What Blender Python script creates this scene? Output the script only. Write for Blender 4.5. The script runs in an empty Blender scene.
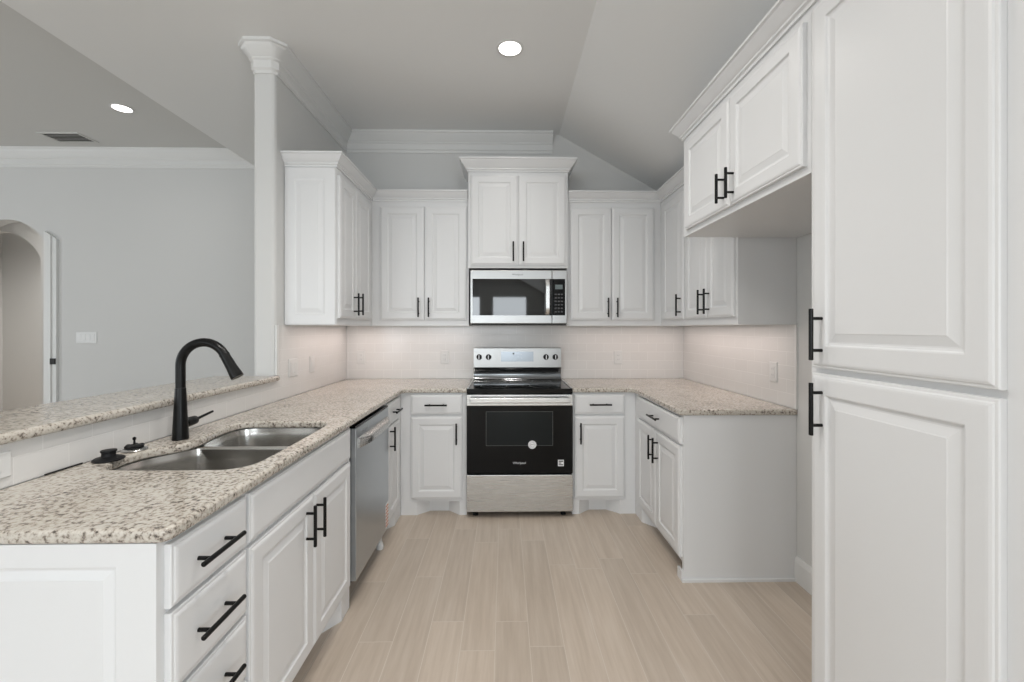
import bpy, bmesh, math, random
from mathutils import Vector, Matrix
R = math.radians
S = bpy.context.scene
COL = S.collection

# ------------------------------------------------------------------ camera, world, lights, exposure
cam_d = bpy.data.cameras.new('camera'); cam = bpy.data.objects.new('camera', cam_d); COL.objects.link(cam)
cam.location = (0, 0, 1.3521); cam.rotation_euler = (R(90), 0, -0.0172)
cam_d.sensor_fit = 'HORIZONTAL'; cam_d.sensor_width = 36; cam_d.lens = 430.57 * 36 / 1024
cam_d.shift_y = -(341 - 328.3) / 1024
cam_d.clip_start = 0.02; cam_d.clip_end = 200
S.camera = cam
S.view_settings.view_transform = 'Standard'; S.view_settings.look = 'None'
S.view_settings.gamma = 1; S.view_settings.use_curve_mapping = False
S.view_settings.exposure = 0.0

w = bpy.data.worlds.new('sky'); S.world = w; w.use_nodes = True
wn = w.node_tree.nodes; wl = w.node_tree.links
bg = wn['Background']; bg.inputs[0].default_value = (0.80, 0.90, 1.0, 1); bg.inputs[1].default_value = 1.0

def area(name, loc, rot, sx, sy, power, color, spread=180):
    d = bpy.data.lights.new(name, 'AREA'); d.shape = 'RECTANGLE'; d.size = sx; d.size_y = sy
    d.energy = power; d.color = color; d.spread = R(spread)
    o = bpy.data.objects.new(name, d); COL.objects.link(o); o.location = loc; o.rotation_euler = rot
    return o
DAY = (0.90, 0.96, 1.0)
Y_REAR = -8.0; XWR0 = 1.5666
# light levels, in watts
LP = dict(W1=0.34, W2=0.42, W3=0.58, W4=0.80, K1=0.60, K2=2.0, K3=0.9, G1=0.15, G2=0.2, H=6.0, H2=2.6, SB=0.8, SL=1.2, SR=1.45)
# daylight in the window openings of the rear wall (facing +y), plus unseen windows added for light: far left (facing +x), right wall (facing -x)
REARWIN = [(-7.2, -5.6), (-5.0, -3.4), (-2.6, -0.85), (-0.39, 0.73)]  # last two mirrored in the microwave; first two unseen, added for daylight balance
for (a, b), g in zip(REARWIN, ('W2', 'W2', 'W2', 'W1')):
    area('window_or_fill_light', ((a + b) / 2, Y_REAR - 0.03, 1.69), (R(90), 0, 0), b - a, 1.44, 100 * (b - a) * LP[g], DAY)
area('window_or_fill_light', (-8.03, 0.6, 1.4), (R(90), 0, R(-90)), 2.6, 1.8, 100 * LP['W3'], DAY)
SIDE_FILL = (-3.6, -1.2)  # unseen right-wall window, added to light the left run
area('window_or_fill_light', (XWR0 + 0.03, sum(SIDE_FILL) / 2, 1.42), (R(90), 0, R(90)), SIDE_FILL[1] - SIDE_FILL[0], 1.98, 100 * LP['W4'], DAY)
# recessed ceiling cans: two visible ones, the others unseen fill lamps added for brightness
WARM = (1.0, 0.96, 0.91)
CANS_AND_FILL = [(0.032, 2.584, 3.034, 'K1'), (-3.194, 3.651, 3.19, 'G1'), (-0.50, 1.05, 3.034, 'K2'), (0.032, -1.5, 3.034, 'K2'), (-4.2, 0.4, 3.19, 'G2'), (-4.2, -3.5, 3.19, 'G2'), (0.10, 1.70, 3.034, 'K3'), (-6.1, 6.2, 3.19, 'H'), (-4.9, 5.0, 3.19, 'H2')]
for (x, y, z, g) in CANS_AND_FILL:
    d = bpy.data.lights.new('can_or_fill_light', 'SPOT'); d.energy = 40 * LP[g]; d.color = WARM; d.spot_size = R(150); d.spot_blend = 1.0
    d.shadow_soft_size = 0.07
    o = bpy.data.objects.new('can_or_fill_light', d); COL.objects.link(o); o.location = (x, y, z - 0.03)
# under-cabinet strips
STRIP = (1.0, 0.84, 0.78)
area('cabinet_strip', (-0.80, 3.56, 1.362), (0, 0, 0), 0.96, 0.05, LP['SB'], STRIP)
area('cabinet_strip', (1.01, 3.56, 1.362), (0, 0, 0), 0.96, 0.05, LP['SB'], STRIP)
area('cabinet_strip', (-1.20, 3.16, 1.362), (0, 0, 0), 0.05, 0.82, LP['SL'], STRIP)
area('cabinet_strip', (1.40, 2.88, 1.362), (0, 0, 0), 0.05, 1.05, LP['SR'], STRIP)

# ------------------------------------------------------------------ materials
def nt(name):
    m = bpy.data.materials.new(name); m.use_nodes = True
    return m, m.node_tree.nodes, m.node_tree.links, m.node_tree.nodes['Principled BSDF']
def plain(name, col, rough=0.5, metal=0.0, spec=0.5, noise=0.0, nscale=40):
    m, n, l, p = nt(name)
    p.inputs['Base Color'].default_value = (*col, 1); p.inputs['Roughness'].default_value = rough
    p.inputs['Metallic'].default_value = metal; p.inputs['Specular IOR Level'].default_value = spec
    if noise:
        tc = n.new('ShaderNodeTexCoord'); t = n.new('ShaderNodeTexNoise'); t.inputs['Scale'].default_value = nscale
        t.inputs['Detail'].default_value = 4
        b = n.new('ShaderNodeBump'); b.inputs['Strength'].default_value = noise; b.inputs['Distance'].default_value = 0.002
        l.new(tc.outputs['Object'], t.inputs['Vector']); l.new(t.outputs['Fac'], b.inputs['Height']); l.new(b.outputs['Normal'], p.inputs['Normal'])
    return m
def ramp(n, stops):
    r = n.new('ShaderNodeValToRGB'); e = r.color_ramp.elements
    e[0].position, e[0].color = stops[0][0], (*stops[0][1], 1)
    e[1].position, e[1].color = stops[-1][0], (*stops[-1][1], 1)
    for p, c in stops[1:-1]:
        x = e.new(p); x.color = (*c, 1)
    return r
M = {}
M['cab'] = plain('cabinet_paint', (0.73, 0.735, 0.74), 0.32, 0, 0.45, 0.04, 60)
M['wall'] = plain('wall_paint', (0.64, 0.64, 0.63), 0.75, 0, 0.25, 0.15, 180)
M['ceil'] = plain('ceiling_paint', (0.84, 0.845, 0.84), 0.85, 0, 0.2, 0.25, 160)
M['trim'] = plain('trim_paint', (0.72, 0.72, 0.71), 0.4, 0, 0.4)
M['black'] = plain('matte_black_metal', (0.005, 0.005, 0.005), 0.28, 0, 0.22)
M['glass'] = plain('black_glass', (0.003, 0.0033, 0.0036), 0.03, 0, 0.18)
M['glass2'] = plain('dark_oven_window', (0.007, 0.010, 0.011), 0.05, 0, 0.2, 0, 0.5)
M['outline'] = plain('oven_outline', (0.055, 0.06, 0.058), 0.3)
M['mirror'] = plain('reflective_door_glass', (0.004, 0.004, 0.004), 0.03, 0, 0.7)
M['ceil2'] = plain('ceiling_paint_dimmed', (0.67, 0.67, 0.655), 0.85, 0, 0.2, 0.25, 160)  # same ceiling paint, darkened in colour for the great room's weaker light
M['rubber'] = plain('black_rubber', (0.008, 0.008, 0.009), 0.5, 0, 0.25)
M['plast'] = plain('white_plastic', (0.70, 0.70, 0.69), 0.35)
M['dark'] = plain('dark_slot', (0.03, 0.03, 0.03), 0.7)
M['grey'] = plain('grey_print', (0.30, 0.31, 0.32), 0.5)
M['silver'] = plain('silver_print', (0.75, 0.76, 0.78), 0.35, 0.4)
M['white'] = plain('white_paper', (0.82, 0.82, 0.83), 0.6)
M['orange'] = plain('orange_print', (0.62, 0.22, 0.10), 0.6)
M['ventgrey'] = plain('vent_paint', (0.62, 0.62, 0.60), 0.6)
def steel(name, col, rough, axis):
    m, n, l, p = nt(name)
    p.inputs['Metallic'].default_value = 1; p.inputs['Base Color'].default_value = (*col, 1)
    tc = n.new('ShaderNodeTexCoord'); mp = n.new('ShaderNodeMapping')
    sc = [400, 400, 400]; sc['xyz'.index(axis)] = 4; mp.inputs['Scale'].default_value = sc
    t = n.new('ShaderNodeTexNoise'); t.inputs['Scale'].default_value = 1; t.inputs['Detail'].default_value = 3
    mr = n.new('ShaderNodeMapRange'); mr.inputs['To Min'].default_value = rough - 0.05; mr.inputs['To Max'].default_value = rough + 0.07
    b = n.new('ShaderNodeBump'); b.inputs['Strength'].default_value = 0.05; b.inputs['Distance'].default_value = 0.0005
    l.new(tc.outputs['Object'], mp.inputs['Vector']); l.new(mp.outputs['Vector'], t.inputs['Vector'])
    l.new(t.outputs['Fac'], mr.inputs['Value']); l.new(mr.outputs['Result'], p.inputs['Roughness'])
    l.new(t.outputs['Fac'], b.inputs['Height']); l.new(b.outputs['Normal'], p.inputs['Normal'])
    return m
M['steel'] = steel('brushed_steel', (0.58, 0.58, 0.57), 0.26, 'x')
M['steel2'] = steel('brushed_steel_dimmed', (0.38, 0.38, 0.375), 0.30, 'x')  # same brushed steel, colour darkened to tone down its bright reflections
M['steelv'] = steel('brushed_steel_upright', (0.50, 0.53, 0.555), 0.30, 'z')
M['sinksteel'] = plain('sink_steel', (0.56, 0.55, 0.53), 0.24, 1.0)
m, n, l, p = nt('lamp_glow'); p.inputs['Base Color'].default_value = (0.9, 0.9, 0.9, 1)
p.inputs['Emission Color'].default_value = (1, 0.96, 0.9, 1); p.inputs['Emission Strength'].default_value = 6.0; M['glow'] = m

def granite():
    m, n, l, p = nt('speckled_granite')
    tc = n.new('ShaderNodeTexCoord')
    big = n.new('ShaderNodeTexNoise'); big.inputs['Scale'].default_value = 7; big.inputs['Detail'].default_value = 3
    fl = n.new('ShaderNodeTexNoise'); fl.inputs['Scale'].default_value = 88; fl.inputs['Detail'].default_value = 5; fl.inputs['Roughness'].default_value = 0.62
    fine = n.new('ShaderNodeTexVoronoi'); fine.inputs['Scale'].default_value = 210
    for t in (big, fl, fine): l.new(tc.outputs['Object'], t.inputs['Vector'])
    ma = n.new('ShaderNodeMath'); ma.operation = 'MULTIPLY_ADD'; ma.inputs[1].default_value = 0.16; ma.inputs[2].default_value = -0.08
    l.new(big.outputs['Fac'], ma.inputs[0])
    ad = n.new('ShaderNodeMath'); ad.operation = 'ADD'; l.new(fl.outputs['Fac'], ad.inputs[0]); l.new(ma.outputs[0], ad.inputs[1])
    r = ramp(n, [(0.32, (0.07, 0.06, 0.053)), (0.385, (0.21, 0.18, 0.155)), (0.435, (0.38, 0.335, 0.285)), (0.49, (0.50, 0.458, 0.402)), (0.60, (0.595, 0.56, 0.502)), (0.72, (0.535, 0.518, 0.485))])
    l.new(ad.outputs[0], r.inputs['Fac'])
    sp = ramp(n, [(0.10, (0, 0, 0)), (0.16, (1, 1, 1))]); l.new(fine.outputs['Distance'], sp.inputs['Fac'])
    sel = n.new('ShaderNodeTexNoise'); sel.inputs['Scale'].default_value = 40; l.new(tc.outputs['Object'], sel.inputs['Vector'])
    sr = ramp(n, [(0.50, (1, 1, 1)), (0.58, (0, 0, 0))]); l.new(sel.outputs['Fac'], sr.inputs['Fac'])
    mx = n.new('ShaderNodeMath'); mx.operation = 'MAXIMUM'; l.new(sp.outputs['Color'], mx.inputs[0]); l.new(sr.outputs['Color'], mx.inputs[1])
    mix = n.new('ShaderNodeMix'); mix.data_type = 'RGBA'
    l.new(mx.outputs[0], mix.inputs['Factor']); mix.inputs[6].default_value = (0.16, 0.135, 0.12, 1); l.new(r.outputs['Color'], mix.inputs[7])
    l.new(mix.outputs[2], p.inputs['Base Color']); p.inputs['Roughness'].default_value = 0.16
    return m
M['granite'] = granite()

def tile(name, ua, vx=0.0):
    """white 3x6 inch subway tile on a vertical wall; ua = the wall's horizontal axis"""
    m, n, l, p = nt(name)
    g = n.new('ShaderNodeNewGeometry'); sp = n.new('ShaderNodeSeparateXYZ'); l.new(g.outputs['Position'], sp.inputs[0])
    cb = n.new('ShaderNodeCombineXYZ')
    sb = n.new('ShaderNodeMath'); sb.operation = 'SUBTRACT'; sb.inputs[1].default_value = 0.9186
    l.new(sp.outputs['Z'], sb.inputs[0]); l.new(sb.outputs[0], cb.inputs['Y'])
    su = n.new('ShaderNodeMath'); su.operation = 'ADD'; su.inputs[1].default_value = vx
    l.new(sp.outputs[ua], su.inputs[0]); l.new(su.outputs[0], cb.inputs['X'])
    b = n.new('ShaderNodeTexBrick'); b.offset = 0.5; b.squash = 1
    b.inputs['Scale'].default_value = 1; b.inputs['Brick Width'].default_value = 0.1524; b.inputs['Row Height'].default_value = 0.0762
    b.inputs['Mortar Size'].default_value = 0.0016; b.inputs['Mortar Smooth'].default_value = 0.3
    b.inputs['Color1'].default_value = (0.705, 0.695, 0.68, 1); b.inputs['Color2'].default_value = (0.72, 0.71, 0.695, 1); b.inputs['Mortar'].default_value = (0.81, 0.80, 0.785, 1)
    l.new(cb.outputs[0], b.inputs['Vector']); l.new(b.outputs['Color'], p.inputs['Base Color'])
    inv = n.new('ShaderNodeMath'); inv.operation = 'SUBTRACT'; inv.inputs[0].default_value = 1; l.new(b.outputs['Fac'], inv.inputs[1])
    bu = n.new('ShaderNodeBump'); bu.inputs['Strength'].default_value = 0.35; bu.inputs['Distance'].default_value = 0.002
    l.new(inv.outputs[0], bu.inputs['Height']); l.new(bu.outputs['Normal'], p.inputs['Normal'])
    p.inputs['Roughness'].default_value = 0.18
    return m
M['tile_x'] = tile('subway_tile_back', 'X', 0.05)
M['tile_y'] = tile('subway_tile_side', 'Y', 0.08)

def planks():
    m, n, l, p = nt('wood_look_plank_tile')
    g = n.new('ShaderNodeNewGeometry'); sp = n.new('ShaderNodeSeparateXYZ'); l.new(g.outputs['Position'], sp.inputs[0])
    def math_(op, a, b=None, c=None):
        q = n.new('ShaderNodeMath'); q.operation = op
        for i, v in enumerate((a, b, c)):
            if v is None: continue
            if isinstance(v, (int, float)): q.inputs[i].default_value = v
            else: l.new(v, q.inputs[i])
        return q.outputs[0]
    W, Ln = 0.1473, 0.915
    u = math_('DIVIDE', math_('ADD', sp.outputs['X'], 20 * W - 0.107), W)
    row = math_('FLOOR', u); fu = math_('FRACT', u)
    wn_ = n.new('ShaderNodeTexWhiteNoise'); wn_.noise_dimensions = '1D'; l.new(row, wn_.inputs['W'])
    v = math_('ADD', math_('DIVIDE', sp.outputs['Y'], Ln), math_('ADD', wn_.outputs['Value'], 20))
    colr = math_('FLOOR', v); fv = math_('FRACT', v)
    cb = n.new('ShaderNodeCombineXYZ'); l.new(row, cb.inputs[0]); l.new(colr, cb.inputs[1])
    w2 = n.new('ShaderNodeTexWhiteNoise'); w2.noise_dimensions = '2D'; l.new(cb.outputs[0], w2.inputs['Vector'])
    # grain streaks along the plank
    gv = n.new('ShaderNodeCombineXYZ')
    l.new(math_('MULTIPLY', sp.outputs['X'], 38), gv.inputs[0]); l.new(math_('MULTIPLY', sp.outputs['Y'], 2.2), gv.inputs[1])
    l.new(math_('MULTIPLY', w2.outputs['Value'], 37), gv.inputs[2])
    gn = n.new('ShaderNodeTexNoise'); gn.inputs['Scale'].default_value = 1; gn.inputs['Detail'].default_value = 5; gn.inputs['Roughness'].default_value = 0.6
    l.new(gv.outputs[0], gn.inputs['Vector'])
    r = ramp(n, [(0.25, (0.45, 0.375, 0.305)), (0.5, (0.52, 0.44, 0.365)), (0.75, (0.585, 0.51, 0.435))]); l.new(gn.outputs['Fac'], r.inputs['Fac'])
    hs = n.new('ShaderNodeHueSaturation'); l.new(r.outputs['Color'], hs.inputs['Color'])
    l.new(math_('MULTIPLY_ADD', w2.outputs['Value'], 0.13, 0.935), hs.inputs['Value'])
    gu = 0.0032 / W / 2; gl = 0.0032 / Ln / 2
    du = math_('MINIMUM', fu, math_('SUBTRACT', 1, fu)); dv = math_('MINIMUM', fv, math_('SUBTRACT', 1, fv))
    mk = math_('MAXIMUM', math_('LESS_THAN', du, gu), math_('LESS_THAN', dv, gl))
    mix = n.new('ShaderNodeMix'); mix.data_type = 'RGBA'; l.new(mk, mix.inputs['Factor'])
    l.new(hs.outputs['Color'], mix.inputs[6]); mix.inputs[7].default_value = (0.60, 0.54, 0.475, 1)
    l.new(mix.outputs[2], p.inputs['Base Color']); p.inputs['Roughness'].default_value = 0.42
    bu = n.new('ShaderNodeBump'); bu.inputs['Strength'].default_value = 0.3; bu.inputs['Distance'].default_value = 0.0015
    l.new(math_('SUBTRACT', 1, mk), bu.inputs['Height']); l.new(bu.outputs['Normal'], p.inputs['Normal'])
    return m
M['floor'] = planks()

# ------------------------------------------------------------------ mesh helpers (all shapes given in world metres)
def box(bm, x0, x1, y0, y1, z0, z1, bev=0.0, seg=2):
    x0, x1 = sorted((x0, x1)); y0, y1 = sorted((y0, y1)); z0, z1 = sorted((z0, z1))
    vs = [bm.verts.new(c) for c in ((x0, y0, z0), (x1, y0, z0), (x1, y1, z0), (x0, y1, z0), (x0, y0, z1), (x1, y0, z1), (x1, y1, z1), (x0, y1, z1))]
    fs = [bm.faces.new([vs[i] for i in f]) for f in ((3, 2, 1, 0), (4, 5, 6, 7), (0, 1, 5, 4), (1, 2, 6, 5), (2, 3, 7, 6), (3, 0, 4, 7))]
    if bev:
        es = list({e for f in fs for e in f.edges})
        bmesh.ops.bevel(bm, geom=es, offset=bev, segments=seg, affect='EDGES', profile=0.5)
def prism(bm, pts, z0, z1, bev=0.0):
    """vertical prism over a plan polygon"""
    a = [bm.verts.new((x, y, z0)) for x, y in pts]; b = [bm.verts.new((x, y, z1)) for x, y in pts]
    N = len(pts); bm.faces.new(a[::-1]); bm.faces.new(b)
    for i in range(N): bm.faces.new((a[i], a[(i + 1) % N], b[(i + 1) % N], b[i]))
def loft(bm, rings, cap0=True, cap1=True, closed=True):
    vs = [[bm.verts.new(q) for q in r] for r in rings]; N = len(rings[0])
    for a, b in zip(vs, vs[1:]):
        for i in range(N if closed else N - 1):
            j = (i + 1) % N; bm.faces.new((a[i], a[j], b[j], b[i]))
    if cap0: bm.faces.new(vs[0][::-1])
    if cap1: bm.faces.new(vs[-1])
def tube(bm, pts, rad, seg=16, cap=True):
    pts = [Vector(p) for p in pts]; rs = rad if isinstance(rad, (list, tuple)) else [rad] * len(pts)
    t0 = (pts[1] - pts[0]).normalized(); up = Vector((0, 0, 1)) if abs(t0.z) < 0.9 else Vector((0, 1, 0))
    nrm = t0.cross(up).normalized(); rings = []
    for i, p in enumerate(pts):
        t = ((pts[i + 1] if i + 1 < len(pts) else p) - (pts[i - 1] if i else p)).normalized()
        nrm = (nrm - t * nrm.dot(t)).normalized(); bn = t.cross(nrm)
        rings.append([p + (nrm * math.cos(a) + bn * math.sin(a)) * rs[i] for a in (2 * math.pi * k / seg for k in range(seg))])
    loft(bm, rings, cap, cap)
def lathe(bm, c, prof, seg=32, axis='z'):
    """prof: (radius, height along axis)"""
    rings = []
    for r, h in prof:
        ring = []
        for k in range(seg):
            a = 2 * math.pi * k / seg; q = (r * math.cos(a), r * math.sin(a))
            ring.append({'z': (c[0] + q[0], c[1] + q[1], c[2] + h), 'y': (c[0] + q[0], c[1] + h, c[2] + q[1]), 'x': (c[0] + h, c[1] + q[0], c[2] + q[1])}[axis])
        rings.append(ring)
    loft(bm, rings)
def sweep(bm, path, prof, i0=0, i1=None):
    """profile (out, dz) swept along a plan path (x, y, z), mitred; 'out' is to the right of travel"""
    P = [Vector(p) for p in path]; i1 = len(P) - 1 if i1 is None else i1
    rings = []
    for i in range(i0, i1 + 1):
        ns = []
        for a, b in ((i - 1, i), (i, i + 1)):
            if a >= 0 and b < len(P):
                d = (P[b] - P[a]); d.z = 0; d.normalize(); ns.append(Vector((d.y, -d.x, 0)))
        nrm = ns[0] if len(ns) == 1 else (ns[0] + ns[1]) / (1 + ns[0].dot(ns[1]))
        rings.append([P[i] + nrm * o + Vector((0, 0, z)) for o, z in prof])
    loft(bm, rings)
def catmull(pts, k=6):
    out = []; N = len(pts)
    for i in range(N):
        p0, p1, p2, p3 = (Vector(pts[(i + j) % N]) for j in (-1, 0, 1, 2))
        for s in range(k):
            t = s / k
            out.append(0.5 * (2 * p1 + (p2 - p0) * t + (2 * p0 - 5 * p1 + 4 * p2 - p3) * t * t + (3 * p1 - p0 - 3 * p2 + p3) * t ** 3))
    return [(q.x, q.y) for q in out]

def link(name, me, mat, parent=None):
    o = bpy.data.objects.new(name, me); COL.objects.link(o)
    if mat is not None:
        for x in (mat if isinstance(mat, (list, tuple)) else [mat]): me.materials.append(x)
    if parent is not None:
        r = parent
        while r.parent: r = r.parent
        me.transform(Matrix.Translation(-Vector(r.location))); o.parent = parent
    return o
def wnm(o):
    m_ = o.modifiers.new('weighted_normals', 'WEIGHTED_NORMAL'); m_.keep_sharp = True; m_.weight = 100; m_.mode = 'FACE_AREA'
def obj(name, bm, mat, parent=None, smooth=None, doubles=True):
    if doubles: bmesh.ops.remove_doubles(bm, verts=bm.verts, dist=1e-6)
    bmesh.ops.recalc_face_normals(bm, faces=bm.faces)
    me = bpy.data.meshes.new(name); bm.to_mesh(me); bm.free()
    o = link(name, me, mat, parent)
    if smooth:
        for f in me.polygons: f.use_smooth = True
        me.set_sharp_from_angle(angle=R(smooth)); wnm(o)
    return o
def BM(): return bmesh.new()
def thing(name, label, cat, loc, group=None):
    o = bpy.data.objects.new(name, None); COL.objects.link(o); o.location = loc; o.empty_display_size = 0.1
    o['label'] = label; o['category'] = cat
    if group: o['group'] = group
    return o
def tag(o, label, cat, group=None):
    o['label'] = label; o['category'] = cat
    if group: o['group'] = group
    # move the origin to the thing's base centre
    me = o.data; xs = [v.co for v in me.vertices]
    lo = Vector([min(c[i] for c in xs) for i in range(3)]); hi = Vector([max(c[i] for c in xs) for i in range(3)])
    c = Vector(((lo.x + hi.x) / 2, (lo.y + hi.y) / 2, lo.z)); me.transform(Matrix.Translation(-c)); o.location = c
    return o
def struct(name, bm, mat, parent=None, smooth=None):
    o = obj(name, bm, mat, parent, smooth)
    if parent is None: o['kind'] = 'structure'
    return o
def text_mesh(name, txt, size, mat, mtx, parent, ext=0.0004):
    cu = bpy.data.curves.new(name, 'FONT'); cu.body = txt; cu.size = size; cu.align_x = 'CENTER'; cu.align_y = 'CENTER'; cu.extrude = ext
    t = bpy.data.objects.new(name, cu); COL.objects.link(t)
    me = bpy.data.meshes.new_from_object(t.evaluated_get(bpy.context.evaluated_depsgraph_get()))
    bpy.data.objects.remove(t); bpy.data.curves.remove(cu)
    me.name = name; me.materials.clear(); me.transform(mtx)
    return link(name, me, mat, parent)

# ------------------------------------------------------------------ measured planes
XL, XR, YB = -0.7525, 0.9563, 3.1262          # base-cabinet faces: left run, right run, back run
XWL, XWR, YW = -1.3656, 1.5666, 3.7361        # wall surfaces
CT, CB = 0.9186, 0.8876                       # countertop top and underside
UB, UT, UC = 1.3724, 2.366, 2.433             # upper cabinets: bottom, top, crown top
XUL, XUR, YU = XWL + 0.318, XWR - 0.318, YW - 0.318
CEIL, CEIL2 = 3.034, 3.19
YN, YRN = 0.943, 2.2828                       # near ends of the left and right runs

# ------------------------------------------------------------------ the setting
bm = BM(); box(bm, -8.2, 1.7, Y_REAR - 0.15, 7.4, -0.1, 0); struct('floor', bm, M['floor'])
SL = 0.5655
xk = 0.473; zr = CEIL - SL * (1.70 - xk)
bm = BM()
prof = [(-2.59, CEIL), (xk, CEIL), (1.70, zr), (1.70, zr + 0.75), (-2.59, CEIL + 0.22)]
rings = [[(x, y, z) for x, z in prof] for y in (Y_REAR - 0.1, 4.5)]
loft(bm, rings); struct('ceiling', bm, M['ceil'])
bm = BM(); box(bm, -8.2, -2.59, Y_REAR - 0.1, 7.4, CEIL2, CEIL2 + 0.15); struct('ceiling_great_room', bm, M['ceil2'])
def wall_poly(bm, axis, at0, at1, pts):
    """extruded polygon in a vertical plane. axis 'y': pts (x,z) between y=at0..at1"""
    loft(bm, [[((x, a, z) if axis == 'y' else (a, x, z)) for x, z in pts] for a in (at0, at1)])
bm = BM(); wall_poly(bm, 'y', YW, YW + 0.12, [(XWL - 0.0, 0), (1.69, 0), (1.69, zr + 0.02), (xk, CEIL + 0.01), (XWL, CEIL + 0.01)]); struct('wall_back', bm, M['wall'])
bm = BM(); box(bm, XWR, XWR + 0.12, SIDE_FILL[1], YW, 0, 2.45); box(bm, XWR, XWR + 0.12, Y_REAR, SIDE_FILL[0], 0, 2.45)
box(bm, XWR, XWR + 0.12, SIDE_FILL[0], SIDE_FILL[1], 0, 0.42); box(bm, XWR, XWR + 0.12, SIDE_FILL[0], SIDE_FILL[1], 2.42, 2.45); struct('wall_right', bm, M['wall'])
bm = BM(); prism(bm, [(XWL - 0.13, 4.5), (XWL - 0.13, 2.605), (XWL - 0.124, 2.591), (XWL - 0.11, 2.585), (XWL - 0.02, 2.585), (XWL - 0.006, 2.591), (XWL, 2.605), (XWL, 4.5)], 0, CEIL + 0.005); struct('wall_left', bm, M['wall'])
bm = BM(); box(bm, XWL - 0.13, XWL - 0.002, YN + 0.001, 2.585, 0, 1.039); struct('wall_pony', bm, M['wall'])
# far wall of the great room with an arched opening, a second arch behind it, and the hall's end wall
def arch_wall(bm, y0, y1, x0, x1, h, xa, xb, spring, crown, N=24):
    xc, hw = (xa + xb) / 2, (xb - xa) / 2
    rise = crown - spring; rad = (hw * hw + rise * rise) / (2 * rise); zc = crown - rad
    arc = []
    for k in range(N + 1):
        x = xb - (xb - xa) * k / N; arc.append((x, zc + math.sqrt(max(rad * rad - (x - xc) ** 2, 0))))
    pts = [(x1, 0), (x1, h), (x0, h), (x0, 0), (xa, 0)] + arc[::-1] + [(xb, 0)]
    wall_poly(bm, 'y', y0, y1, pts)
bm = BM(); arch_wall(bm, 4.5, 4.62, -8.1, XWL - 0.13, 3.25, -5.50, -4.70, 2.20, 2.467); struct('wall_far', bm, M['wall'])
bm = BM(); arch_wall(bm, 5.4, 5.52, -8.1, -2.2, 3.25, -6.75, -5.71, 2.22, 2.55); struct('wall_hall', bm, M['wall'])
bm = BM(); box(bm, -8.1, -2.2, 7.0, 7.1, 0, 3.25); struct('wall_hall_end', bm, M['wall'])
bm = BM(); box(bm, -2.3, -2.2, 4.62, 7.0, 0, 3.25); struct('wall_hall_side', bm, M['wall'])
bm = BM()
WZ0, WZ1 = 0.96, 2.42
xs = [-8.1] + [v for ab in REARWIN for v in ab] + [1.69]
for a, b in zip(xs[0::2], xs[1::2]): box(bm, a, b, Y_REAR - 0.12, Y_REAR, 0, 3.3)
for a, b in REARWIN:
    box(bm, a, b, Y_REAR - 0.12, Y_REAR, 0, WZ0); box(bm, a, b, Y_REAR - 0.12, Y_REAR, WZ1, 3.3)
struct('wall_rear', bm, M['wall'])
bm = BM(); box(bm, -8.12, -8.0, Y_REAR, -0.7, 0, 3.3); box(bm, -8.12, -8.0, 1.9, 7.0, 0, 3.3)
box(bm, -8.12, -8.0, -0.7, 1.9, 0, 0.5); box(bm, -8.12, -8.0, -0.7, 1.9, 2.3, 3.3); struct('wall_great_room', bm, M['wall'])
for i, (a, b) in enumerate(REARWIN):  # first two frames go round the windows added for daylight balance
    bm = BM()
    for (x0, x1, z0, z1) in ((a - 0.06, a, WZ0 - 0.06, WZ1 + 0.06), (b, b + 0.06, WZ0 - 0.06, WZ1 + 0.06), (a, b, WZ0 - 0.06, WZ0), (a, b, WZ1, WZ1 + 0.06)):
        box(bm, x0, x1, Y_REAR, Y_REAR + 0.02, z0, z1)
    struct('window_%d' % (i + 1), bm, M['trim'])
# room crown
RC = [(0, 0), (0.060, 0), (0.060, -0.016), (0.052, -0.022), (0.046, -0.040), (0.030, -0.066), (0.020, -0.080), (0.020, -0.088), (0.013, -0.096), (0.013, -0.140), (0.006, -0.150), (0.006, -0.168), (0, -0.168)]
t = BM(); sweep(t, [(XWL - 0.13, 4.498, CEIL), (XWL - 0.13, 2.605, CEIL), (XWL - 0.11, 2.585, CEIL), (XWL - 0.02, 2.585, CEIL), (XWL, 2.605, CEIL), (XWL, YW, CEIL), (0.415, YW, CEIL)], [(o * 1.33, z) for o, z in RC]); struct('trim_1', t, M['trim'], smooth=35)
t = BM(); sweep(t, [(-8.0, 4.5, CEIL2), (XWL - 0.13, 4.5, CEIL2)], [(o * 1.15, z * 1.12) for o, z in RC]); struct('trim_2', t, M['trim'], smooth=35)
# white post of the cased door beside the arch
t = BM(); XA, XB, XC = -4.690, -4.622, -4.576
wall_poly(t, 'y', 4.462, 4.499, [(XA, 0), (XB, 0), (XB, 2.30), (XA, 2.345)])
wall_poly(t, 'y', 4.474, 4.499, [(XB, 0), (XC, 0), (XC, 2.262), (XB, 2.30)])
q = struct('trim_3', t, M['trim'])
t = BM(); box(t, -4.628, -4.580, 4.4605, 4.4735, 0.985, 1.045); obj('strike_plate', t, M['dark'], q)
# baseboards
BB = [(0, 0), (0.014, 0), (0.014, 0.105), (0.010, 0.118), (0.006, 0.130), (0, 0.132)]
t = BM(); sweep(t, [(XWR, YRN - 0.001, 0), (XWR, 1.327, 0)], BB); struct('baseboard_right', t, M['trim'])
t = BM(); sweep(t, [(-4.695, 4.5, 0), (XWL - 0.13, 4.5, 0)], BB); struct('baseboard_far', t, M['trim'])
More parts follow.
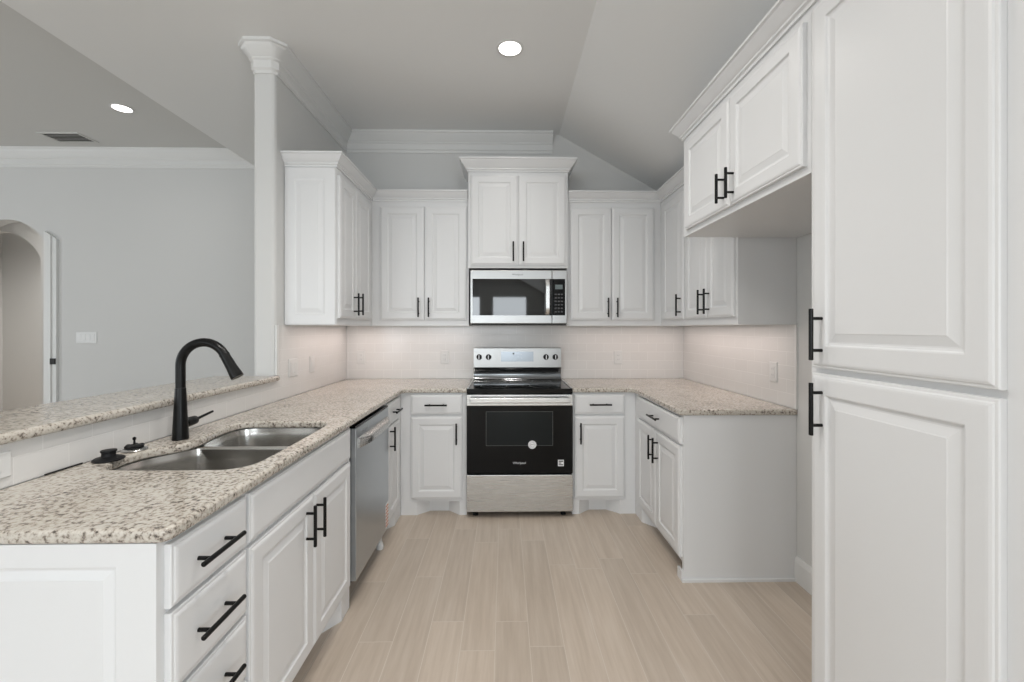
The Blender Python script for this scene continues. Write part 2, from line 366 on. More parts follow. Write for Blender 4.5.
# tile backsplash
TH = 0.006
t = BM(); box(t, XWL, XWR, YW - TH, YW, CT, UB + 0.01); struct('backsplash_back', t, M['tile_x'])
t = BM(); box(t, XWL, XWL + TH, 2.60, YW - TH, CT, UB); box(t, XWL - 0.002, XWL + TH, YN, 2.60, CT, 1.039); struct('backsplash_left', t, M['tile_y'])
t = BM(); box(t, XWR - TH, XWR, YRN, YW - TH, CT, UB); struct('backsplash_right', t, M['tile_y'])
t = BM(); box(t, XWL, XWL + 0.010, 2.587, 2.612, 1.073, UB); struct('trim_4', t, M['trim'])
t = BM(); box(t, XWR - 0.010, XWR, YRN - 0.010, YRN + 0.002, CT, UB); struct('trim_5', t, M['trim'])

# ------------------------------------------------------------------ cabinet kit
FL = lambda u, v, w_: (XL + w_, u, v)            # left run, looking +x
FB = lambda u, v, w_: (u, YB - w_, v)            # back run, looking -y
FR = lambda u, v, w_: (XR - w_, u, v)            # right run, looking -x
FUL = lambda u, v, w_: (XUL + w_, u, v)
FUB = lambda u, v, w_: (u, YU - w_, v)
FUR = lambda u, v, w_: (XUR - w_, u, v)
FNL = lambda u, v, w_: (u, YN - w_, v)           # end of the left base run
YUN = 2.6976
FNU = lambda u, v, w_: (u, YUN - w_, v)          # end of the left upper
YC = 3.36
FC = lambda u, v, w_: (u, YC - w_, v)            # range cabinet

EDGE = [(0.0, 0.0), (0.0, 0.0125), (0.002, 0.0148), (0.007, 0.0153), (0.010, 0.0180), (0.015, 0.0196), (0.020, 0.020)]
PANEL = [(0.0, 0.020), (0.003, 0.0190), (0.006, 0.0150), (0.011, 0.0132), (0.015, 0.0132), (0.036, 0.0178), (0.039, 0.019)]
def rect(F, u0, u1, v0, v1, w_): return [F(u0, v0, w_), F(u1, v0, w_), F(u1, v1, w_), F(u0, v1, w_)]
def door_mesh(F, u0, u1, v0, v1, fr=0.056, raised=True, k=1.0, base=0.0, edge=EDGE):
    bm = BM(); u0, u1 = sorted((u0, u1))
    f = fr if isinstance(fr, tuple) else (fr, fr, fr, fr)        # low-u, high-u, bottom, top
    rings = [rect(F, u0 + i * k, u1 - i * k, v0 + i * k, v1 - i * k, base + d) for i, d in edge]
    if raised:
        rings += [rect(F, u0 + f[0] + i * k, u1 - f[1] - i * k, v0 + f[2] + i * k, v1 - f[3] - i * k, base + d) for i, d in PANEL]
    loft(bm, rings)
    return bm
def pull(F, u, v, length, vert=True, base=0.020, r=0.0062, so=0.0325):
    bm = BM(); h = length / 2; c = length * 0.31
    P = (lambda s, w_: F(u, v + s, base + w_)) if vert else (lambda s, w_: F(u + s, v, base + w_))
    tube(bm, [P(-h, so), P(-h + 0.0015, so), P(h - 0.0015, so), P(h, so)], [r * 0.8, r, r, r * 0.8], 14)
    for s in (-c, c): tube(bm, [P(s, 0.0005), P(s, so)], r * 0.78, 12)
    return bm
def add_door(root, F, u0, u1, v0, v1, hu=None, hv=None, hl=0.152, hvert=True, name='door', **kw):
    d = obj(name, door_mesh(F, u0, u1, v0, v1, **kw), M['cab'], root)
    if hu is not None: obj('bar_pull', pull(F, hu, hv, hl, hvert), M['black'], d, 40)
    return d
def add_drawer(root, F, u0, u1, v0, v1, hl=0.16, handle=True, name='drawer_front', du=0):
    d = obj(name, door_mesh(F, u0, u1, v0, v1, raised=False), M['cab'], root)
    if handle: obj('bar_pull', pull(F, (u0 + u1) / 2 + du, (v0 + v1) / 2 + 0.0, hl, False), M['black'], d, 40)
    return d
def toe_kick(root, F, u0, u1, foot0, foot1, depth=0.36, rec=0.075, h=0.0995, slope=0.055):
    """plinth whose ends are feet flush with the face, splayed back to the recessed kick board"""
    u0, u1 = sorted((u0, u1)); pl = [(u0, -depth), (u0, -0.0)] if foot0 else [(u0, -depth), (u0, -rec)]
    if foot0: pl += [(u0 + foot0, 0), (u0 + foot0 + slope, -rec)]
    if foot1: pl += [(u1 - foot1 - slope, -rec), (u1 - foot1, 0), (u1, 0)]
    else: pl += [(u1, -rec)]
    pl += [(u1, -depth)]
    bm = BM(); loft(bm, [[F(u, z, w_) for u, w_ in pl] for z in (0.0, h)])
    return obj('toe_kick', bm, M['cab'], root)
HD = [0.122, 0.716, 0.731, 0.874]    # door bottom/top, drawer bottom/top

# ---- left run: drawer bank
r = thing('drawer_cabinet', 'white base cabinet with a stack of drawers at the near end of the left run', 'cabinet', (-1.05, 1.08, 0))
bm = BM(); box(bm, XWL + 0.001, XL, YN + 0.02, 1.250, 0.10, CB - 0.001); obj('cabinet_box', bm, M['cab'], r)
toe_kick(r, FL, YN + 0.02, 1.250, 0.06, 0)
obj('end_panel', door_mesh(FNL, XWL + 0.001, XL, 0, CB - 0.001, fr=(0.06, 0.085, 0.11, 0.05), base=-0.02, edge=[(0, 0), (0, 0.0195), (0.001, 0.020)], k=0.75), M['cab'], r)
for a, b in ((0.731, 0.874), (0.542, 0.720), (0.358, 0.531), (0.122, 0.347)): add_drawer(r, FL, 0.965, 1.2435, a, b, du=-0.012)
# ---- left run: sink base (open-topped box)
r = thing('sink_cabinet', 'white base cabinet under the sink with two doors and a long blank false drawer', 'cabinet', (-1.05, 1.66, 0))
bm = BM(); y0, y1 = 1.2512, 2.100
box(bm, XL - 0.02, XL, y0, y1, 0.10, CB - 0.001); box(bm, XWL + 0.001, XL - 0.02, y0, y0 + 0.016, 0.10, CB - 0.001); box(bm, XWL + 0.001, XL - 0.02, y1 - 0.016, y1, 0.10, CB - 0.001)
box(bm, XWL + 0.001, XL - 0.02, y0 + 0.016, y1 - 0.016, 0.10, 0.116); obj('cabinet_box', bm, M['cab'], r)
toe_kick(r, FL, y0, y1, 0, 0.10, slope=0.10)
add_drawer(r, FL, 1.258, 2.072, HD[2], HD[3], handle=False, name='false_drawer_front')
add_door(r, FL, 1.258, 1.671, HD[0], HD[1], 1.605, 0.62)
add_door(r, FL, 1.6745, 2.072, HD[0], HD[1], 1.690, 0.617)
# ---- left run: corner unit
r = thing('corner_cabinet', 'narrow white base cabinet between the dishwasher and the left corner', 'cabinet', (-1.05, 3.2, 0))
bm = BM(); box(bm, XWL + 0.001, XL, 2.713, YW - 0.001, 0.10, CB - 0.001); obj('cabinet_box', bm, M['cab'], r)
toe_kick(r, FL, 2.713, YB, 0.0, 0.16, slope=0.10)
add_drawer(r, FL, 2.728, 3.040, HD[2], HD[3], hl=0.15)
add_door(r, FL, 2.728, 3.040, HD[0], HD[1], 2.763, 0.645)
# ---- back run, both sides of the range
RX0, RX1 = -0.2705, 0.4875
r = thing('base_cabinet', 'white base cabinet with one drawer and one door left of the range', 'cabinet', (-0.51, 3.4, 0))
bm = BM(); box(bm, XL + 0.001, RX0 - 0.005, YB, YW - 0.001, 0.10, CB - 0.001); obj('cabinet_box', bm, M['cab'], r)
toe_kick(r, FB, XL + 0.001, RX0 - 0.005, 0.115, 0.05, slope=0.085)
add_drawer(r, FB, -0.676, -0.305, HD[2], HD[3]); add_door(r, FB, -0.676, -0.305, HD[0], HD[1], -0.345, 0.597)
r = thing('base_cabinet', 'white base cabinet with one drawer and one door right of the range', 'cabinet', (0.72, 3.4, 0))
bm = BM(); box(bm, RX1 + 0.005, XR - 0.001, YB, YW - 0.001, 0.10, CB - 0.001); obj('cabinet_box', bm, M['cab'], r)
toe_kick(r, FB, RX1 + 0.005, XR - 0.001, 0.05, 0.115, slope=0.085)
add_drawer(r, FB, 0.508, 0.872, HD[2], HD[3]); add_door(r, FB, 0.508, 0.872, HD[0], HD[1], 0.547, 0.597)
# ---- right run
r = thing('base_cabinet', 'white base cabinet with one wide drawer over two doors on the right', 'cabinet', (1.26, 3.0, 0))
bm = BM(); box(bm, XR, XWR - 0.001, YRN + 0.019, YW - 0.001, 0.10, CB - 0.001); obj('cabinet_box', bm, M['cab'], r)
toe_kick(r, FR, YRN + 0.019, YB, 0, 0.14, slope=0.085)
bm = BM(); box(bm, XR, XWR - 0.001, YRN, YRN + 0.019, 0, CB - 0.001); box(bm, XR - 0.012, XR, YRN - 0.001, YRN + 0.055, 0, 0.055)
box(bm, XR - 0.012, XWR - 0.001, YRN - 0.012, YRN, 0, 0.014); obj('end_panel', bm, M['cab'], r)
add_drawer(r, FR, 2.300, 3.030, HD[2], HD[3], du=-0.02)
add_door(r, FR, 2.660, 3.030, HD[0], HD[1], 2.694, 0.605); add_door(r, FR, 2.300, 2.6565, HD[0], HD[1], 2.616, 0.605)

# ---- uppers
CC = [(0, 0), (0.056, 0), (0.056, -0.010), (0.048, -0.014), (0.042, -0.026), (0.026, -0.046), (0.016, -0.054), (0.016, -0.062), (0.008, -0.068), (0.008, -0.080), (0, -0.080)]
CPL = [(XWL + 0.001, YUN, UC), (XUL, YUN, UC), (XUL, YU, UC), (-0.29, YU, UC)]
UD = (1.416, 2.312)
r = thing('wall_cabinet', 'white upper cabinet on the left wall with a panelled end facing the room', 'cabinet', (-1.2, 3.2, UB))
bm = BM(); box(bm, XWL + 0.001, XUL, YUN, YW - 0.001, UB, UC - 0.002); obj('cabinet_box', bm, M['cab'], r)
obj('end_panel', door_mesh(FNU, XWL + 0.006, XUL - 0.002, UB + 0.004, 2.348, fr=(0.058, 0.058, 0.060, 0.066), edge=[(0, 0), (0, 0.010), (0.002, 0.011)], base=-0.0), M['cab'], r) if False else None
obj('end_panel', door_mesh(lambda u, v, w_: (u, YUN - w_ * 0.55, v), XWL + 0.004, XUL - 0.004, UB + 0.004, 2.350, fr=(0.062, 0.062, 0.060, 0.068), edge=[(0, 0), (0, 0.018), (0.002, 0.020)]), M['cab'], r)
bm = BM(); sweep(bm, CPL, CC, 0, 2); obj('crown_molding', bm, M['cab'], r, 35)
add_door(r, FUL, 2.718, 3.000, *UD, 2.955, 1.515); add_door(r, FUL, 3.0035, 3.334, *UD, 3.045, 1.520)
r = thing('wall_cabinet', 'white two-door upper cabinet left of the microwave', 'cabinet', (-0.66, 3.6, UB))
bm = BM(); box(bm, XUL + 0.001, -0.283, YU, YW - 0.001, UB, UC - 0.002); obj('cabinet_box', bm, M['cab'], r)
bm = BM(); sweep(bm, CPL, CC, 2, 3); obj('crown_molding', bm, M['cab'], r, 35)
add_door(r, FUB, -0.979, -0.633, *UD, -0.674, 1.516); add_door(r, FUB, -0.6295, -0.300, *UD, -0.594, 1.516)
CPR = [(0.50, YU, UC), (XUR, YU, UC), (XUR, YRN, UC), (XWR, YRN, UC)]
r = thing('wall_cabinet', 'white two-door upper cabinet right of the microwave', 'cabinet', (0.87, 3.6, UB))
bm = BM(); box(bm, 0.494, XUR - 0.001, YU, YW - 0.001, UB, 2.366); box(bm, 0.494, XUR - 0.001, YU, YU + 0.02, 2.366, UC - 0.002); obj('cabinet_box', bm, M['cab'], r)
bm = BM(); sweep(bm, CPR, CC, 0, 1); obj('crown_molding', bm, M['cab'], r, 35)
add_door(r, FUB, 0.524, 0.8475, *UD, 0.816, 1.516); add_door(r, FUB, 0.851, 1.189, *UD, 0.889, 1.516)
r = thing('wall_cabinet', 'white three-door upper cabinet on the right wall beyond the raised cabinet', 'cabinet', (1.4, 3.0, UB))
bm = BM(); box(bm, XUR, XWR - 0.001, YRN, YW - 0.001, UB, 2.366); box(bm, XUR, XUR + 0.02, YRN, YU, 2.366, UC - 0.002); obj('cabinet_box', bm, M['cab'], r)
bm = BM(); sweep(bm, CPR, CC, 1, 2); obj('crown_molding', bm, M['cab'], r, 35)
add_door(r, FUR, 2.945, 3.340, *UD, 2.985, 1.514); add_door(r, FUR, 2.610, 2.922, *UD, 2.648, 1.514); add_door(r, FUR, 2.300, 2.6065, *UD, 2.566, 1.514)
# cabinet over the microwave
r = thing('wall_cabinet', 'taller white two-door cabinet with wide crown above the microwave', 'cabinet', (0.105, 3.55, 1.822))
bm = BM(); box(bm, -0.282, 0.493, YC, YW - 0.001, 1.822, 2.660); obj('cabinet_box', bm, M['cab'], r)
CK = [(0, 0), (0.067, 0), (0.067, -0.012), (0.058, -0.017), (0.051, -0.034), (0.031, -0.058), (0.019, -0.070), (0.020, -0.080), (0.010, -0.086), (0.010, -0.096), (0, -0.096)]
bm = BM(); sweep(bm, [(-0.282, YW - 0.001, 2.666), (-0.282, YC, 2.666), (0.493, YC, 2.666), (0.493, YW - 0.001, 2.666)], CK); obj('crown_molding', bm, M['cab'], r, 35)
add_door(r, FC, -0.264, 0.1045, 1.844, 2.545, 0.067, 1.945); add_door(r, FC, 0.108, 0.477, 1.844, 2.545, 0.145, 1.945)
# cabinet above the refrigerator gap
YP = 1.3247; YPN = 0.745
r = thing('wall_cabinet', 'white cabinet mounted high over the empty refrigerator space', 'cabinet', (1.26, 1.8, 1.838))
bm = BM(); box(bm, XR, XWR - 0.001, YP + 0.001, YRN - 0.001, 1.838, 2.405); box(bm, XR, XR + 0.02, YP + 0.001, YRN - 0.001, 2.405, UC - 0.002); obj('cabinet_box', bm, M['cab'], r)
CPF = [(XUR - 0.0, YRN, UC), (XR, YRN, UC), (XR, YP, UC), (XR, YPN, UC)]
bm = BM(); sweep(bm, CPF, CC, 0, 2); obj('crown_molding', bm, M['cab'], r, 35)
add_door(r, FR, 1.7895, 2.232, 1.864, 2.320, 1.824, 1.948, 0.125); add_door(r, FR, 1.345, 1.786, 1.864, 2.320, 1.746, 1.948, 0.125)
# pantry
r = thing('pantry_cabinet', 'tall white pantry cabinet in the right foreground with one door over another', 'cabinet', (1.26, 1.0, 0))
bm = BM(); box(bm, XR, XWR - 0.001, YPN, YP, 0.10, 2.405); box(bm, XR, XR + 0.02, YPN, YP, 2.405, UC - 0.002); obj('cabinet_box', bm, M['cab'], r)
bm = BM(); sweep(bm, CPF, CC, 2, 3); obj('crown_molding', bm, M['cab'], r, 35)
toe_kick(r, FR, YPN, YP, 0.05, 0.05)
add_door(r, FR, 0.803, 1.303, 0.122, 1.217, 1.255, 1.114, 0.155, fr=(0.056, 0.058, 0.064, 0.060))
add_door(r, FR, 0.803, 1.303, 1.234, 2.328, 1.255, 1.334, 0.152, fr=(0.056, 0.058, 0.064, 0.060))

# ------------------------------------------------------------------ granite tops
def slab(name, outline, hole, z0, z1, mat, bev=0.010):
    cu = bpy.data.curves.new(name, 'CURVE'); cu.dimensions = '2D'; cu.fill_mode = 'BOTH'
    cu.bevel_depth = bev; cu.bevel_resolution = 3; cu.extrude = (z1 - z0) / 2 - bev; cu.offset = -bev
    for pts in [outline] + ([hole] if hole else []):
        s = cu.splines.new('POLY'); s.points.add(len(pts) - 1); s.use_cyclic_u = True
        for q, (x, y) in zip(s.points, pts): q.co = (x, y, 0, 1)
    t = bpy.data.objects.new(name, cu); COL.objects.link(t)
    me = bpy.data.meshes.new_from_object(t.evaluated_get(bpy.context.evaluated_depsgraph_get()))
    bpy.data.objects.remove(t); bpy.data.curves.remove(cu)
    me.name = name; me.transform(Matrix.Translation((0, 0, (z0 + z1) / 2)))
    o = link(name, me, None); me.materials.clear(); me.materials.append(mat)
    for f in me.polygons: f.use_smooth = True
    me.set_sharp_from_angle(angle=R(35)); wnm(o)
    return o
def fillet(c, r, a0, a1, k=6):
    return [(c[0] + r * math.cos(R(a0 + (a1 - a0) * i / k)), c[1] + r * math.sin(R(a0 + (a1 - a0) * i / k))) for i in range(k + 1)]
XE = XL + 0.028; YE = YB - 0.028
HOLE = catmull([(-0.90, 1.322), (-0.85, 1.328), (-0.812, 1.365), (-0.800, 1.43), (-0.798, 1.65), (-0.802, 1.90), (-0.816, 1.975), (-0.86, 2.012), (-1.00, 2.018), (-1.15, 2.018), (-1.205, 1.995), (-1.222, 1.93), (-1.212, 1.82), (-1.196, 1.72), (-1.200, 1.64), (-1.235, 1.585), (-1.268, 1.54), (-1.282, 1.46), (-1.268, 1.385), (-1.225, 1.335), (-1.16, 1.322), (-1.03, 1.320)], 5)
HOLE = [(x, y + 0.020 * (2.02 - y) / 0.7) for x, y in HOLE]
lo = [(XWL + TH, 0.937)] + fillet((XE - 0.03, 0.937 + 0.03), 0.03, -90, 0) + fillet((XE + 0.035, YE - 0.035), 0.035, 180, 90)[0:] + [(RX0 - 0.003, YE), (RX0 - 0.003, YW - TH), (XWL + TH, YW - TH)]
o = slab('granite_countertop', lo, HOLE, CB, CT, M['granite']); tag(o, 'speckled beige granite countertop with the sink cut into it', 'countertop')
ro = [(RX1 + 0.003, YW - TH), (RX1 + 0.003, YE)] + fillet((XR - 0.028 - 0.03, YE - 0.03), 0.03, 90, 0) + fillet((XR - 0.028 + 0.012, YRN - 0.012 + 0.012), 0.012, 180, 270) + [(XWR - TH, YRN - 0.012), (XWR - TH, YW - TH)]
o = slab('granite_countertop', ro, None, CB, CT, M['granite']); tag(o, 'speckled granite countertop turning the corner right of the range', 'countertop')
o = slab('bar_top', [(-1.725, 0.70), (-1.335, 0.70), (-1.335, 2.582), (-1.725, 2.582)], None, 1.040, 1.0705, M['granite'], 0.012)
tag(o, 'raised narrow granite bar ledge behind the sink', 'countertop')

# ------------------------------------------------------------------ sink
r = thing('kitchen_sink', 'stainless steel double-bowl undermount sink in the left countertop', 'sink', (-1.03, 1.67, 0.68))
YD0, YD1 = 1.694, 1.716
def clip(poly, y, keep_low):
    out = []; N = len(poly)
    for i in range(N):
        a, b = poly[i], poly[(i + 1) % N]; ia, ib = ((a[1] <= y) == keep_low), ((b[1] <= y) == keep_low)
        if ia: out.append(a)
        if ia != ib:
            t_ = (y - a[1]) / (b[1] - a[1]); out.append((a[0] + (b[0] - a[0]) * t_, y))
    return out
def resample(poly, n_):
    P = [Vector(p) for p in poly]; L = [0]
    for i in range(len(P)): L.append(L[-1] + (P[(i + 1) % len(P)] - P[i]).length)
    out = []; j = 0
    for k in range(n_):
        s = L[-1] * k / n_
        while L[j + 1] < s: j += 1
        f = (s - L[j]) / max(L[j + 1] - L[j], 1e-9); out.append(P[j].lerp(P[(j + 1) % len(P)], f))
    return out
def soften(P, it=4):
    for _ in range(it): P = [P[i - 1] * 0.25 + P[i] * 0.5 + P[(i + 1) % len(P)] * 0.25 for i in range(len(P))]
    return P
for low, yy, dep, lab in ((True, YD0, 0.69, 'near'), (False, YD1, 0.71, 'far')):
    base = soften(resample(clip(HOLE, yy, low), 72)); cx = sum(p.x for p in base) / 72; cy = sum(p.y for p in base) / 72
    ctr = Vector((cx, cy))
    def ring(off, z):
        out = []
        for p_ in base:
            d = (p_ - ctr); q_ = p_ + d.normalized() * off; out.append((q_.x, q_.y, z))
        return out
    bm = BM()
    top = CB - 0.002
    def cl(rg):   # keep the shared divider upright
        return [(x, (min(y, yy) if low else max(y, yy)), z) for x, y, z in rg]
    rings = [cl(ring(0.006, top)), cl(ring(0.003, top - 0.014)), ring(-0.002, top - 0.03), ring(-0.010, dep + 0.06), ring(-0.020, dep + 0.022), ring(-0.040, dep + 0.005), ring(-0.065, dep), ring(-0.11, dep - 0.004)]
    loft(bm, rings, False, True)
    # outer skin
    rings2 = [cl(ring(0.0065, top)), ring(0.0, top - 0.03), ring(-0.004, dep + 0.04), ring(-0.03, dep - 0.006), ring(-0.10, dep - 0.008)]
    loft(bm, rings2, False, True)
    b_ = obj('bowl', bm, M['sinksteel'], r, 50)
    bm = BM(); lathe(bm, (cx, cy, dep - 0.004), [(0.045, 0.0), (0.045, 0.003), (0.038, 0.004), (0.030, 0.001), (0.012, 0.0005)]); obj('drain_ring', bm, M['steel'], b_, 40)
bm = BM(); box(bm, -1.204, -0.802, YD0 - 0.004, YD1 + 0.004, CB - 0.050, CB - 0.001, 0.006); obj('divider', bm, M['sinksteel'], r, 50)

# ------------------------------------------------------------------ faucet
FXY = (-1.268, 1.707)
r = thing('kitchen_faucet', 'tall matte black gooseneck faucet arching over the sink', 'faucet', (FXY[0], FXY[1], CT))
bm = BM(); lathe(bm, (*FXY, CT), [(0.0280, 0), (0.0280, 0.004), (0.0275, 0.012), (0.0255, 0.05), (0.0225, 0.11), (0.0200, 0.165), (0.0185, 0.200)], 36); obj('base', bm, M['black'], r, 50)
bm = BM(); lathe(bm, (*FXY, CT + 0.2003), [(0.0165, 0), (0.0165, 0.0025)], 32); obj('joint_ring', bm, M['dark'], r, 50)
bm = BM(); cx_, cz_, rr = FXY[0] + 0.09, 1.207, 0.09
pts = [(FXY[0], FXY[1], CT + 0.2025), (FXY[0], FXY[1], 1.16)] + [(cx_ + rr * math.cos(R(a)), FXY[1], cz_ + rr * math.sin(R(a))) for a in range(180, 28, -6)]
tube(bm, pts, 0.0170, 24); obj('spout', bm, M['black'], r, 50)
e = Vector(pts[-1]); dd = Vector((math.sin(R(30)), 0, -math.cos(R(30))))
bm = BM(); tube(bm, [e + dd * s for s in (-0.002, 0.004, 0.012, 0.060, 0.098, 0.106)], [0.0172, 0.0185, 0.0175, 0.0195, 0.0235, 0.0225], 24); obj('spray_head', bm, M['black'], r, 40)
bm = BM(); hz = CT + 0.056; tube(bm, [(FXY[0], FXY[1] + y_, hz + z_) for y_, z_ in ((0.022, 0), (0.055, 0.002), (0.078, 0.003), (0.082, 0.003))], [0.0185, 0.0185, 0.0175, 0.014], 20); h_ = obj('handle_hub', bm, M['black'], r, 40)
bm = BM(); tube(bm, [(FXY[0], FXY[1] + y_, hz + z_) for y_, z_ in ((0.080, 0.003), (0.10, 0.006), (0.185, 0.017), (0.187, 0.0175))], [0.0062, 0.006, 0.0050, 0.004], 14); obj('lever', bm, M['black'], h_, 40)

# loose drain parts by the backsplash
bm = BM(); c = (-1.303, 1.440, CT)
lathe(bm, c, [(0.039, 0), (0.042, 0.002), (0.042, 0.005), (0.036, 0.009), (0.024, 0.011), (0.019, 0.014), (0.018, 0.025), (0.021, 0.028), (0.021, 0.033), (0.016, 0.034)], 36)
o = obj('drain_stopper', bm, M['rubber'], None, 40); tag(o, 'black rubber disposal stopper lying nearer the camera beside the sink', 'stopper')
r = thing('drain_strainer', 'small chrome and black basket strainer between stopper and faucet', 'strainer', (-1.318, 1.556, CT))
bm = BM(); lathe(bm, (-1.318, 1.556, CT), [(0.036, 0), (0.039, 0.003), (0.037, 0.006), (0.028, 0.010)], 32); obj('rim', bm, M['steel'], r, 40)
bm = BM(); lathe(bm, (-1.318, 1.556, CT + 0.0102), [(0.027, 0), (0.028, 0.005), (0.023, 0.008), (0.010, 0.009)], 32)
for k in range(6):
    a = 2 * math.pi * k / 6; lathe(bm, (-1.318 + 0.021 * math.cos(a), 1.556 + 0.021 * math.sin(a), CT + 0.012), [(0.007, 0), (0.008, 0.005), (0.005, 0.008)], 10)
obj('cap', bm, M['rubber'], r, 40)
bm = BM(); lathe(bm, (-1.318, 1.556, CT + 0.021), [(0.004, 0), (0.003, 0.014), (0.0055, 0.017), (0.0055, 0.023), (0.002, 0.026)], 14); obj('knob', bm, M['black'], r, 40)
bm = BM(); tube(bm, [(-1.352, 1.290, CT + 0.0025), (-1.351, 1.335, CT + 0.0025), (-1.350, 1.400, CT + 0.0025)], 0.0025, 8)
o = obj('cable_tie', bm, M['rubber'], None, 40); tag(o, 'thin black cable tie lying along the foot of the bar backsplash', 'cable tie')

# ------------------------------------------------------------------ dishwasher
r = thing('dishwasher', 'stainless steel dishwasher built into the left run', 'dishwasher', (-1.04, 2.41, 0))
d0, d1, XD = 2.112, 2.704, -0.7245
bm = BM(); box(bm, -1.33, XL - 0.004, d0, d1, 0.10, 0.872); box(bm, -1.33, XL - 0.07, d0, d1, 0.0, 0.10); obj('tub', bm, M['dark'], r)
bm = BM(); box(bm, XL - 0.003, XD, d0 + 0.003, d1 - 0.003, 0.115, 0.862, 0.004)
dr = obj('door', bm, M['steelv'], r, 40)
bm = BM(); box(bm, XL - 0.003, XD - 0.004, d0 + 0.004, d1 - 0.004, 0.8625, 0.872); obj('control_strip', bm, M['glass'], r)
bm = BM()   # bowed full-width handle
rg = []
for k in range(17):
    s = k / 16; y_ = d0 + 0.03 + (d1 - d0 - 0.06) * s; bow = 0.010 + 0.030 * min(1, math.sin(math.pi * s) * 2.2)
    rg.append([(XD - 0.002, y_, 0.758), (XD + bow * 0.7, y_, 0.760), (XD + bow, y_, 0.768), (XD + bow, y_, 0.792), (XD + bow * 0.75, y_, 0.804), (XD - 0.002, y_, 0.812)])
loft(bm, rg); obj('handle', bm, M['steel'], dr, 45)
mt = Matrix(((0, 0, 1, XD + 0.0004), (1, 0, 0, d0 + 0.13), (0, 1, 0, 0.832), (0, 0, 0, 1)))
text_mesh('brand_logo', 'Whirlpool', 0.022, M['grey'], mt, dr)
bm = BM(); box(bm, XL - 0.066, XL - 0.058, d0 + 0.003, d1 - 0.003, 0.012, 0.112); obj('kick_plate', bm, M['steelv'], r)
bm = BM(); box(bm, XD + 0.0003, XD + 0.001, d1 - 0.070, d1 - 0.012, 0.13, 0.28); s_ = obj('sticker', bm, M['white'], dr)
for k in range(7):
    bm = BM(); box(bm, XD + 0.001, XD + 0.0014, d1 - 0.068, d1 - 0.014, 0.137 + k * 0.020, 0.146 + k * 0.020); obj('stripe', bm, M['orange'], s_)
bm = BM(); lathe(bm, (XL - 0.012, d1 - 0.05, 0), [(0.020, 0), (0.024, 0.012), (0.018, 0.035), (0.012, 0.05), (0.010, 0.113)], 18); obj('foot', bm, M['plast'], r, 40)

# ------------------------------------------------------------------ range
r = thing('range', 'freestanding stainless electric range with black glass oven door', 'stove', (0.1085, 3.4, 0))
YF = 3.062
bm = BM(); box(bm, RX0 + 0.002, RX1 - 0.002, YF + 0.045, 3.715, 0.045, 0.884); obj('body', bm, M['dark'], r)
bm = BM(); box(bm, RX0, RX1, YF + 0.010, 3.66, 0.885, 0.921, 0.004); ck = obj('cooktop', bm, M['glass'], r, 40)
for xa in (RX0 + 0.001, RX1 - 0.013):
    bm = BM(); box(bm, xa, xa + 0.012, YF + 0.03, 3.655, 0.9215, 0.925); obj('side_trim', bm, M['steel'], ck)
for (x, y, q) in ((-0.08, 3.22, 0.10), (0.30, 3.22, 0.115), (-0.08, 3.50, 0.08), (0.30, 3.50, 0.08)):
    pr = [(q, 0), (q, 0.0003), (q - 0.003, 0.0003), (q - 0.003, 0)]
    rings = [[(x + rad * math.cos(2 * math.pi * k / 48), y + rad * math.sin(2 * math.pi * k / 48), 0.9212 + h) for k in range(48)] for rad, h in pr]
    bm = BM(); loft(bm, rings, False, False); obj('burner_ring', bm, M['outline'], ck)
# backguard: stainless control panel over a curved dark glass riser
BX0, BX1 = -0.262, 0.479
bm = BM(); pf = [(3.652, 1.018), (3.646, 1.022), (3.649, 1.180), (3.653, 1.186), (3.715, 1.186), (3.715, 1.018)]
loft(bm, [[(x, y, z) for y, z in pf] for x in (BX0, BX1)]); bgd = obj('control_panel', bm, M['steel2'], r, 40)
bm = BM(); pf = [(3.655, 0.9215), (3.662, 0.935), (3.668, 0.960), (3.664, 0.990), (3.652, 1.0175), (3.715, 1.0175), (3.715, 0.9215)]
loft(bm, [[(x, y, z) for y, z in pf] for x in (BX0, BX1)]); obj('riser', bm, plain('smoked_steel', (0.16, 0.165, 0.17), 0.12, 0.9), r, 40)
def gy(z): return 3.646 + (z - 1.022) * 0.003 / 0.158
for x in (-0.215, -0.136, 0.351, 0.430):
    bm = BM(); z = 1.109; lathe(bm, (x, gy(z) - 0.0005, z), [(0.0235, 0), (0.0235, -0.004), (0.019, -0.006), (0.0185, -0.024), (0.0165, -0.027)], 28, 'y')
    k_ = obj('knob', bm, M['rubber'], r, 40)
    bm = BM(); box(bm, x - 0.004, x + 0.004, gy(z) - 0.034, gy(z) - 0.0275, z - 0.017, z + 0.017, 0.002); obj('grip', bm, M['silver'], k_)
bm = BM(); X0, X1 = -0.03, 0.245
loft(bm, [[(x, gy(z) - o_, z) for x, z in ((X0, 1.070), (X1, 1.070), (X1, 1.155), (X0, 1.155))] for o_ in (0.0, 0.0015)]); dp = obj('display', bm, plain('display_film', (0.40, 0.44, 0.48), 0.2, 0.5), r)
bm = BM(); lathe(bm, (0.075, gy(1.137) - 0.0016, 1.137), [(0.0075, 0), (0.0075, -0.0006)], 16, 'y'); obj('clock_icon', bm, M['dark'], dp)
for dx, dz in ((0.05, 0.004), (0.07, -0.02), (0.095, 0.002), (0.06, -0.045), (0.1, -0.03)):
    bm = BM(); box(bm, 0.045 + dx - 0.004, 0.045 + dx + 0.004, gy(1.13 + dz) - 0.0024, gy(1.13 + dz) - 0.0016, 1.13 + dz - 0.002, 1.13 + dz + 0.002); obj('touch_mark', bm, M['grey'], dp)
